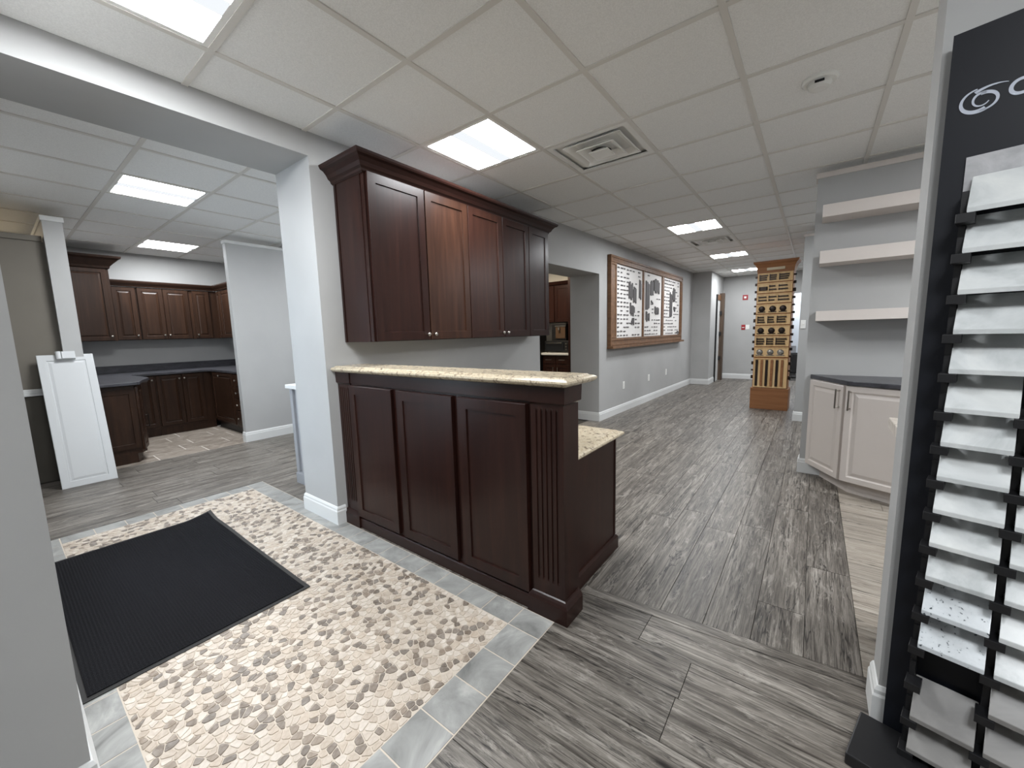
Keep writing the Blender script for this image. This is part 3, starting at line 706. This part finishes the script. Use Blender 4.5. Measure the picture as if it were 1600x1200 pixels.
ov = thing('toaster_oven', (-3.98, 6.26, .913), 0, 'black toaster oven on the white coffee counter', 'oven')
part('body', MB().box(0, .52, .01, .36, .012, .215), 'black', ov, bev=.006); part('glass_door', MB().box(.02, .40, 0, .01, .03, .19), newmat('black_glass', .08, (30, 32, 36)), ov, bev=.002)
part('handle', MB().cyl((.05, -.02, .175), .006, .32, 'x', 8).cyl((.06, -.02, .175), .005, .022, 'y', 8).cyl((.36, -.02, .175), .005, .022, 'y', 8), 'nickel', ov)
for z in (.06, .11, .16): part('dial', MB().cyl((.46, -.012, z), .014, .022, 'y', 12), 'nickel', ov)
for x in (.03, .49): part('foot', MB().cyl((x, .05, 0), .012, .012), 'black', ov)
cf = thing('coffee_machine', (-3.86, 6.30, 1.129), 0, 'coffee machine with brown window on top of the black oven', 'coffee machine')
part('body', MB().box(0, .30, .03, .26, 0, .31), 'black', cf, bev=.006); part('front_panel', MB().box(.09, .29, .012, .03, .04, .25), newmat('brown_glass', .15, (84, 66, 52)), cf, bev=.003)
part('spout', MB().cyl((.17, -.01, .19), .018, .05, 'z', 12).cyl((.17, -.01, .20), .01, .04, 'y', 8), 'nickel', cf); part('trim', MB().box(.08, .30, .005, .03, .252, .272), 'nickel', cf)

# ================================================================ GREY VANITY behind the pillar
gv = thing('vanity_cabinet', (-3.63, 1.56, 0), 0, 'grey cabinet with white top peeking out left of the pillar', 'cabinet')
part('carcass', MB().box(0, .61, .02, .50, .0, .855), 'greycab', gv); part('plinth', MB().rings(0, .61, .02, .50, [(.02, 0), (.02, .09), (.008, .105), (0, .11)], (1, 0, 1, 0)), 'greycab', gv)
part('side_panel', MB().door(0, 0, 0, 0, 0, 0, []) if 0 else MB().box(.0, .05, .0, .02, .11, .855).box(.10, .59, .0, .02, .11, .855), 'greycab', gv)
tag(part('white_worktop', MB().box(-3.665, -3.02, 1.54, 2.08, .857, .890), 'white', bev=.003), 'white worktop on the grey cabinet beside the pillar', 'countertop')

# ================================================================ KITCHEN
def wall_cab(y0, y1, xf, z0, z1, depth, doors, label, knobs, mat='kit', dz0=.006, dz1=.012):
    t_ = thing('wall_cabinet', (xf, y0, 0), PI/2, label, 'cabinet', 'cherry wall cabinets')
    part('carcass', MB().box(0, y1-y0, .02, depth, z0, z1), mat, t_)
    for (a, b_), kn_ in zip(doors, knobs):
        d = part('door', MB().door(a-y0, b_-y0, z0+dz0, z1-dz1, 0, .02, RAISED), mat, t_)
        if kn_: 
            kx = b_-y0-.025 if kn_ > 0 else a-y0+.025
            part('knob', MB().lathe((kx, 0, z0+.06), [(.005, 0), (.004, -.01), (.012, -.015), (.013, -.021), (.008, -.025)], 'y', 12), 'nickel', d, smooth=True)
    return t_
KZ0, KZ1 = 1.325, 2.045
tc = wall_cab(.60, 1.075, -7.30, 1.318, 2.245, .465, [(.66, 1.045)], 'tallest cherry wall cabinet at the kitchen left, with its own crown', [1])
part('crown_moulding', MB().sweep([(-.0, .46), (-.0, 0), (.475, 0), (.475, .46)], [(0, 2.235), (.012, 2.245), (.018, 2.27), (.045, 2.30), (.085, 2.345), (.115, 2.365), (.12, 2.39), (0, 2.39)]), 'kitx', tc)
wall_cab(1.085, 1.335, -7.45, KZ0, KZ1, .315, [(1.095, 1.325)], 'narrow cherry wall cabinet right beside the tallest one', [1])
wall_cab(1.337, 1.915, -7.45, KZ0, KZ1, .315, [(1.345, 1.612), (1.620, 1.908)], 'double door cherry wall cabinet at the middle of the kitchen wall', [1, -1])
wall_cab(1.917, 2.268, -7.45, KZ0, KZ1, .315, [(1.955, 2.165)], 'cherry corner wall cabinet with a single knobbed door', [-1])
rc = thing('wall_cabinet', (-7.448, 2.27, 0), 0, 'cherry wall cabinet on the kitchen side wall, half hidden by the partition', 'cabinet', 'cherry wall cabinets')
part('carcass', MB().box(0, 1.2, .0, .325, KZ0, KZ1), 'kit', rc)
for a, b_ in ((.01, .17), (.18, .56), (.58, .96)): part('door', MB().door(a, b_, KZ0+.006, KZ1-.012, -.02, .02, RAISED), 'kit', rc)
kc = MB().sweep([(-7.45, 1.085), (-7.45, 2.25), (-6.25, 2.25)], [(-.02, 2.046), (.012, 2.046), (.018, 2.062), (.04, 2.09), (.05, 2.11), (.05, 2.125), (-.02, 2.125)])
tag(part('crown_moulding', kc, 'kitx'), 'dark cherry crown moulding running over the lower wall cabinets into the corner', 'moulding')
# base run
def base_cab(y0, y1, label, doors, knobs):
    t_ = thing('base_cabinet', (-7.12, y0, 0), PI/2, label, 'cabinet', 'cherry base cabinets')
    part('carcass', MB().box(0, y1-y0, .02, .64, .10, .842), 'kit', t_); part('toe_kick', MB().box(0, y1-y0, .03, .60, 0, .10), 'kit', t_)
    for (a, b_), kn_ in zip(doors, knobs):
        d = part('door', MB().door(a-y0, b_-y0, .13, .832, 0, .02, RAISED), 'kit', t_)
        kx = b_-y0-.025 if kn_ > 0 else a-y0+.025
        part('knob', MB().lathe((kx, 0, .775), [(.005, 0), (.004, -.01), (.012, -.015), (.013, -.021), (.008, -.025)], 'y', 12), 'nickel', d, smooth=True)
base_cab(1.09, 1.345, 'leftmost cherry base cabinet of the back run beside the peninsula', [(1.10, 1.335)], [1])
base_cab(1.347, 1.988, 'double door cherry base cabinet at the back of the kitchen', [(1.357, 1.628), (1.636, 1.88)], [1, -1])
rb_ = thing('base_cabinet', (-7.10, 1.99, 0), 0, 'cherry base cabinet in the right corner, flat wide door', 'cabinet', 'cherry base cabinets')
part('carcass', MB().box(0, .81, .0, .60, .10, .842), 'kit', rb_); part('toe_kick', MB().box(0, .81, .03, .60, 0, .10), 'black', rb_)
d = part('door', MB().door(.03, .80, .13, .832, -.02, .02, RAISED), 'kit', rb_)
part('knob', MB().lathe((.36, -.02, .79), [(.005, 0), (.004, -.01), (.012, -.015), (.013, -.021), (.008, -.025)], 'y', 12), 'nickel', d, smooth=True)
dr = thing('drawer_cabinet', (-6.285, 1.99, 0), 0, 'cherry drawer unit beside the grey partition end', 'cabinet', 'cherry base cabinets')
part('carcass', MB().box(0, .48, .0, .60, .10, .842), 'kit', dr); part('toe_kick', MB().box(0, .48, .03, .60, 0, .10), 'black', dr)
for z0, z1 in ((.67, .832), (.50, .66), (.345, .49), (.13, .335)):
    d = part('drawer', MB().door(.03, .46, z0, z1, -.02, .02, [(0, .003), (.003, 0), (.02, 0)]), 'kit', dr)
    part('knob', MB().lathe((.15, -.02, (z0+z1)/2), [(.005, 0), (.004, -.01), (.012, -.015), (.013, -.021), (.008, -.025)], 'y', 12), 'nickel', d, smooth=True)
# peninsula
pn = thing('peninsula_cabinet', (-5.75, .575, 0), PI/2, 'cherry peninsula cabinet with rounded corner beside the leaning white door', 'cabinet')
def P(x, y): return (y-.575, -(x+5.75))    # world -> local of the peninsula
curve = [(-5.77, .575), (-5.77, .91), (-5.84, .96)]+[(-6.0-.42*math.sin(a)-.0, .985+.09*(1-math.cos(a))) for a in [0, .35, .7, 1.05, 1.4]]+[(-7.08, 1.078), (-7.08, .575)]
part('carcass', MB().prism([P(*p) for p in curve][::-1], .10, .835), 'kit', pn)
toe = [(-5.77, .575), (-5.77, .87), (-5.86, .92), (-6.1, .96), (-6.4, 1.02), (-7.0, 1.03), (-7.0, .575)]
part('toe_kick', MB().prism([P(*p) for p in toe][::-1], 0, .10), 'kit', pn)
part('end_panel', MB().door(0.0, .335, .16, .80, 0, .02, [(0, 0), (.05, 0), (.054, .006)]), 'kit', pn)
p_, q_ = P(-5.768, .915), P(-5.985, .985); L_ = math.hypot(q_[0]-p_[0], q_[1]-p_[1])
cd = part('corner_door', MB().door(.004, L_-.004, .13, .82, -.021, .020, RAISED), 'kit', pn)
cd.location = (p_[0], p_[1], 0); cd.rotation_euler = (0, 0, math.atan2(q_[1]-p_[1], q_[0]-p_[0]))
pull(cd, L_-.03, -.021, .36, .48, 'bronze')
ctp = [(-7.77, .572), (-5.695, .572), (-5.695, .925), (-5.72, .955), (-5.98, 1.02), (-6.28, 1.135), (-6.40, 1.14), (-7.03, 1.085), (-7.09, 1.12), (-7.09, 1.90), (-7.05, 1.95), (-6.98, 1.965), (-5.80, 1.965), (-5.80, 2.598), (-7.77, 2.598)]
cc = MB().prism(ctp, .843, .874)
tag(part('kitchen_countertop', cc, 'darktop', bev=.004), 'charcoal worktop running from the peninsula round the kitchen corner', 'countertop')
bs = MB().box(-7.769, -7.75, .572, 2.578, .875, .975).box(-7.75, -5.81, 2.578, 2.597, .875, .975)
tag(part('backsplash', bs, 'darktop', bev=.002), 'low charcoal upstand along the kitchen wall behind the worktop', 'backsplash')

# ================================================================ LEANING WHITE DOOR
ld = thing('cabinet_door_sample', (-5.27, .27, 0), PI/2+.0, 'white raised panel cabinet door leaning against the taupe wall', 'cabinet door')
lean = math.atan2(.36, 1.20)
dr_ = part('door_slab', MB().door(0, .36, 0, 1.245, 0, .02, [(0, .003), (.003, 0), (.056, 0), (.058, .005), (.066, .005), (.084, .001), (.086, .001)]), 'whitedoor', ld)
dr_.rotation_euler = (-lean, 0, 0)
cl = MB(); 
cl.cyl((.135, -.022, 1.195), .020, .072, 'z', 18); cl.box(.155, .24, -.040, -.001, 1.197, 1.265)
c_ = part('corbel_clip', cl, 'whitedoor', ld, label='white rounded clip over the top edge'); c_.rotation_euler = (-lean, 0, 0)

# ================================================================ DOOR MAT
mt = thing('door_mat', ((MX0+MX1)/2, (MY0+MY1)/2, 0.0018), 0, 'black ribbed entrance mat with rubber border and a curled corner', 'mat')
hw_, hd_ = (MX1-MX0)/2, (MY1-MY0)/2
def curl(x, y):
    d = math.hypot((x+hw_), (y-hd_)); return .03*max(0, 1-d/.16)**1.4+.006*max(0, math.sin((x+hw_)*4.5))*max(0, 1-(hd_-y)/.1)
def sheet(x0, x1, y0, y1, z, th, nx_, ny_, rib=0):
    mb = MB(); N = (nx_+1)*(ny_+1)
    for zz_ in (0, 1):
        for i in range(nx_+1):
            for k in range(ny_+1):
                x = x0+(x1-x0)*i/nx_; y = y0+(y1-y0)*k/ny_; inn = 0 < i < nx_ and 0 < k < ny_
                mb.v.append((x, y, z+curl(x, y)+(th+(rib if (k % 2 and inn) else 0) if zz_ else 0)))
    I = lambda i, k, t_: t_*N+i*(ny_+1)+k
    for i in range(nx_):
        for k in range(ny_):
            mb.f.append((I(i, k, 1), I(i+1, k, 1), I(i+1, k+1, 1), I(i, k+1, 1))); mb.f.append((I(i, k+1, 0), I(i+1, k+1, 0), I(i+1, k, 0), I(i, k, 0)))
    for i in range(nx_):
        for k, s in ((0, 1), (ny_, 0)): mb.f.append((I(i, k, 0), I(i+1, k, 0), I(i+1, k, 1), I(i, k, 1)))
    for k in range(ny_):
        for i in (0, nx_): mb.f.append((I(i, k, 0), I(i, k+1, 0), I(i, k+1, 1), I(i, k, 1)))
    return mb
part('rubber_border', sheet(-hw_, hw_, -hd_, hd_, 0, .003, 60, 36), 'rubber', mt)
part('carpet', sheet(-hw_+.022, hw_-.022, -hd_+.022, hd_-.022, .003, .004, 60, 130, .0022), 'carpet', mt)

# ================================================================ RIGHT: SHELVES AND CREAM CABINET
for z0, z1, lab in ((2.10, 2.19, 'topmost of three pale floating shelves on the grey wall'), (1.755, 1.85, 'middle of three pale floating shelves on the grey wall'), (1.315, 1.392, 'lowest of three pale floating shelves, just above the cream cabinet')):
    tag(part('floating_shelf', MB().box(0, 1.3, 3.975, 4.218, z0, z1), 'shelf', bev=.002), lab, 'shelf', 'floating shelves')
cbn = thing('base_cabinet', (.01, 4.218, 0), 0, 'cream corner base cabinet with two doors and bar handles under the shelves', 'cabinet')
A0, A1, A2 = (.0, -.03), (.205, -.385), (1.25, -.86)     # front corners in local coords
part('carcass', MB().prism([(0, -.03), (.205, -.385), (1.25, -.86), (1.25, -.001), (0, -.001)], .10, .835), 'cream', cbn)
part('toe_kick', MB().prism([(.09, -.03), (.26, -.34), (1.25, -.79), (1.25, -.001), (.09, -.001)], 0, .10), 'cream', cbn)
def adoor(p, q_, z0, z1, hx):
    L_ = math.hypot(q_[0]-p[0], q_[1]-p[1]); an = math.atan2(q_[1]-p[1], q_[0]-p[0])
    d = part('door', MB().door(.004, L_-.004, z0, z1, -.021, .020, [(0, .003), (.003, 0), (.04, 0), (.05, .007), (.056, .007), (.078, .001), (.08, .001)]), 'cream', cbn)
    d.location = (p[0], p[1], 0); d.rotation_euler = (0, 0, an); pull(d, hx if hx > 0 else L_+hx, -.021, .665, .79, r=.006); return d
adoor(A0, A1, .105, .83, -.035)
L2 = .50; u_ = Vector((1.25-.205, -.86+.385)).normalized()
adoor(A1, (A1[0]+u_.x*L2, A1[1]+u_.y*L2), .105, .83, .035)
adoor((A1[0]+u_.x*L2, A1[1]+u_.y*L2), (A1[0]+u_.x*2*L2, A1[1]+u_.y*2*L2), .105, .83, -.035)
tag(part('dark_countertop', MB().prism([(-.005, 4.20), (.215, 3.80), (1.28, 3.325), (1.28, 4.219), (-.005, 4.219)], .837, .87), 'darktop', bev=.003), 'charcoal worktop on the cream corner cabinet', 'countertop')
# island behind the quartz wall
isl = thing('island_cabinet', (.33, 1.75, 0), 0, 'dark brown island cabinet glimpsed between cream cabinet and quartz rack wall', 'cabinet')
part('carcass', MB().box(.0, .9, .03, .42, .10, .855), 'espmid', isl); part('toe_kick', MB().box(.04, .9, .06, .38, 0, .10), 'black', isl)
part('side_panel', MB().box(-.012, 0, .03, .42, .10, .855), 'esp', isl)
tag(part('marble_worktop', MB().box(.262, 1.25, 1.735, 2.20, .858, .90), 'marbletop', bev=.004), 'pale marbled worktop corner jutting out from behind the wall', 'countertop')

# ================================================================ QUARTZ RACK
RA = math.radians(-13.9)
rk = thing('sample_rack', (.2945, 1.55, 0), RA, 'tall black display rack of quartz samples against the right wall', 'display rack')
part('back_panel', MB().box(-.057, .42, .0, .012, .0, 1.995), 'blackpanel', rk)
part('base', MB().box(-.11, .46, -.20, -.001, 0, .038), 'black', rk, bev=.004)
part('backing_sheet', MB().box(-.012, .41, -.006, -.001, 1.56, 1.69), 'quartz2', rk)
LZ = [1.534, 1.439, 1.34, 1.243, 1.144, 1.045, .955, .863, .773, .679, .583, .482, .38, .268, .155, .052]
def rail(x, z0, z1): return part('rail', MB().box(x-.006, x+.006, -.045, -.001, z0, z1), 'black', rk)
rail(-.004, .04, 1.60); rail(.131, .04, 1.07); rail(.272, .04, 1.60)
for z in LZ:
    part('clip', MB().box(-.014, .018, -.092, -.044, z-.016, z+.006), 'black', rk, bev=.001)
    part('clip', MB().box(-.010, .002, -.052, -.03, z-.016, z+.05), 'black', rk)
    if z < 1.06: part('clip', MB().box(.116, .150, -.092, -.044, z-.016, z+.006), 'black', rk, bev=.001)
# logo: swirl and letters
lg = MB()
def arc(cx, cz, rx, rz, a0, a1, w0, w1, n_=28, tilt=0):
    A = []; B = []
    for k in range(n_+1):
        t_ = k/n_; a = math.radians(a0+(a1-a0)*t_); w_ = w0+(w1-w0)*t_ if w1 >= 0 else w0*math.sin(PI*min(1, t_*.9+.1))
        ex, ez = math.cos(a), math.sin(a)
        A.append((cx+(rx+w_/2)*ex, cz+(rz+w_/2)*ez)); B.append((cx+(rx-w_/2)*ex, cz+(rz-w_/2)*ez))
    for k in range(n_):
        i = len(lg.v); 
        for yy in (-.0018, -.0003): lg.v += [(A[k][0], yy, A[k][1]), (A[k+1][0], yy, A[k+1][1]), (B[k+1][0], yy, B[k+1][1]), (B[k][0], yy, B[k][1])]
        lg.f += [(i, i+1, i+2, i+3), (i+7, i+6, i+5, i+4), (i, i+4, i+5, i+1), (i+2, i+6, i+7, i+3)]
arc(-.004, 1.822, .028, .026, 95, 300, .003, .010); 
arc(.002, 1.822, .014, .015, 60, 330, .006, .002)
arc(.004, 1.816, .024, .020, -100, 100, .003, .008)
arc(.020, 1.812, .048, .036, 128, 62, .007, .001)
lgo = part('logo', lg, 'logo', rk)
cuv = bpy.data.curves.new('lettering', 'FONT'); cuv.body = 'Ca'; cuv.size = .052; cuv.extrude = .0006; cuv.offset = .0010
to = bpy.data.objects.new('lettering', cuv); C.objects.link(to)
dg = bpy.context.evaluated_depsgraph_get(); me = bpy.data.meshes.new_from_object(to.evaluated_get(dg)); bpy.data.objects.remove(to)
me.materials.clear(); me.materials.append(M['logo']); lt = link('lettering', me, rk, (.042, -.0008, 1.808)); lt.rotation_euler = (PI/2, 0, 0)
# quartz samples: things resting on the rack
ORD = ['topmost', 'second', 'third', 'fourth', 'fifth', 'sixth', 'seventh', 'eighth', 'ninth', 'tenth', 'eleventh', 'twelfth', 'thirteenth', 'fourteenth', 'fifteenth', 'sixteenth']
ca, sa = math.cos(RA), math.sin(RA)
smesh = {}
def sample(u0, u1, z, mat, label, group):
    key = (round(u1-u0, 3), mat)
    if key not in smesh:
        w_ = u1-u0; L = []
        d0, d1, h = -.088, -.014, .086; nrm = Vector((h, d0-d1)).normalized()*.013     # (y,z) offset = thickness
        fy, fz, by, bz = d0, .0, d1, h
        ny_, nz_ = -.0085, .0100
        prof = [(fy, fz), (fy+ny_*.0, fz+.013), (by, bz+.013), (by+.004, bz), ]
        mb = MB(); mb.loops([[(x, py_, pz_) for py_, pz_ in prof] for x in (0, w_)])
        smesh[key] = mb.mesh('quartz_sample', M[mat])
    o = link('quartz_sample', smesh[key], None, (.2945+u0*ca, 1.55+u0*sa, z+.006), RA, bev=.0015)
    return tag(o, label, 'sample', group)
wide = LZ[:5]
matsL = {5: 'quartz1', 6: 'quartz1', 7: 'quartz1', 8: 'quartz1', 9: 'quartz1', 10: 'quartz1', 11: 'quartz3', 12: 'quartz3', 14: 'quartz4', 15: 'quartz4'}
for k, z in enumerate(wide):
    sample(.003, .262, z, 'quartz1', '%s wide pale quartz slab counting down from the logo' % ORD[k], 'wide quartz samples')
n_ = 0
for k, z in enumerate(LZ):
    if k < 5 or k == 13: continue
    what = {'quartz1': 'white', 'quartz3': 'speckled white', 'quartz4': 'concrete grey'}[matsL[k]]
    sample(.003, .123, z, matsL[k], '%s %s quartz sample from the top of the left column' % (ORD[n_], what), 'left column quartz samples'); n_ += 1
n_ = 0
for k, z in enumerate(LZ):
    if k < 5: continue
    mt_ = 'quartz1' if k < 13 else 'quartz4'
    sample(.138, .264, z, mt_, '%s %s quartz sample from the top of the right column' % (ORD[n_], 'white' if mt_ == 'quartz1' else 'grey'), 'right column quartz samples'); n_ += 1
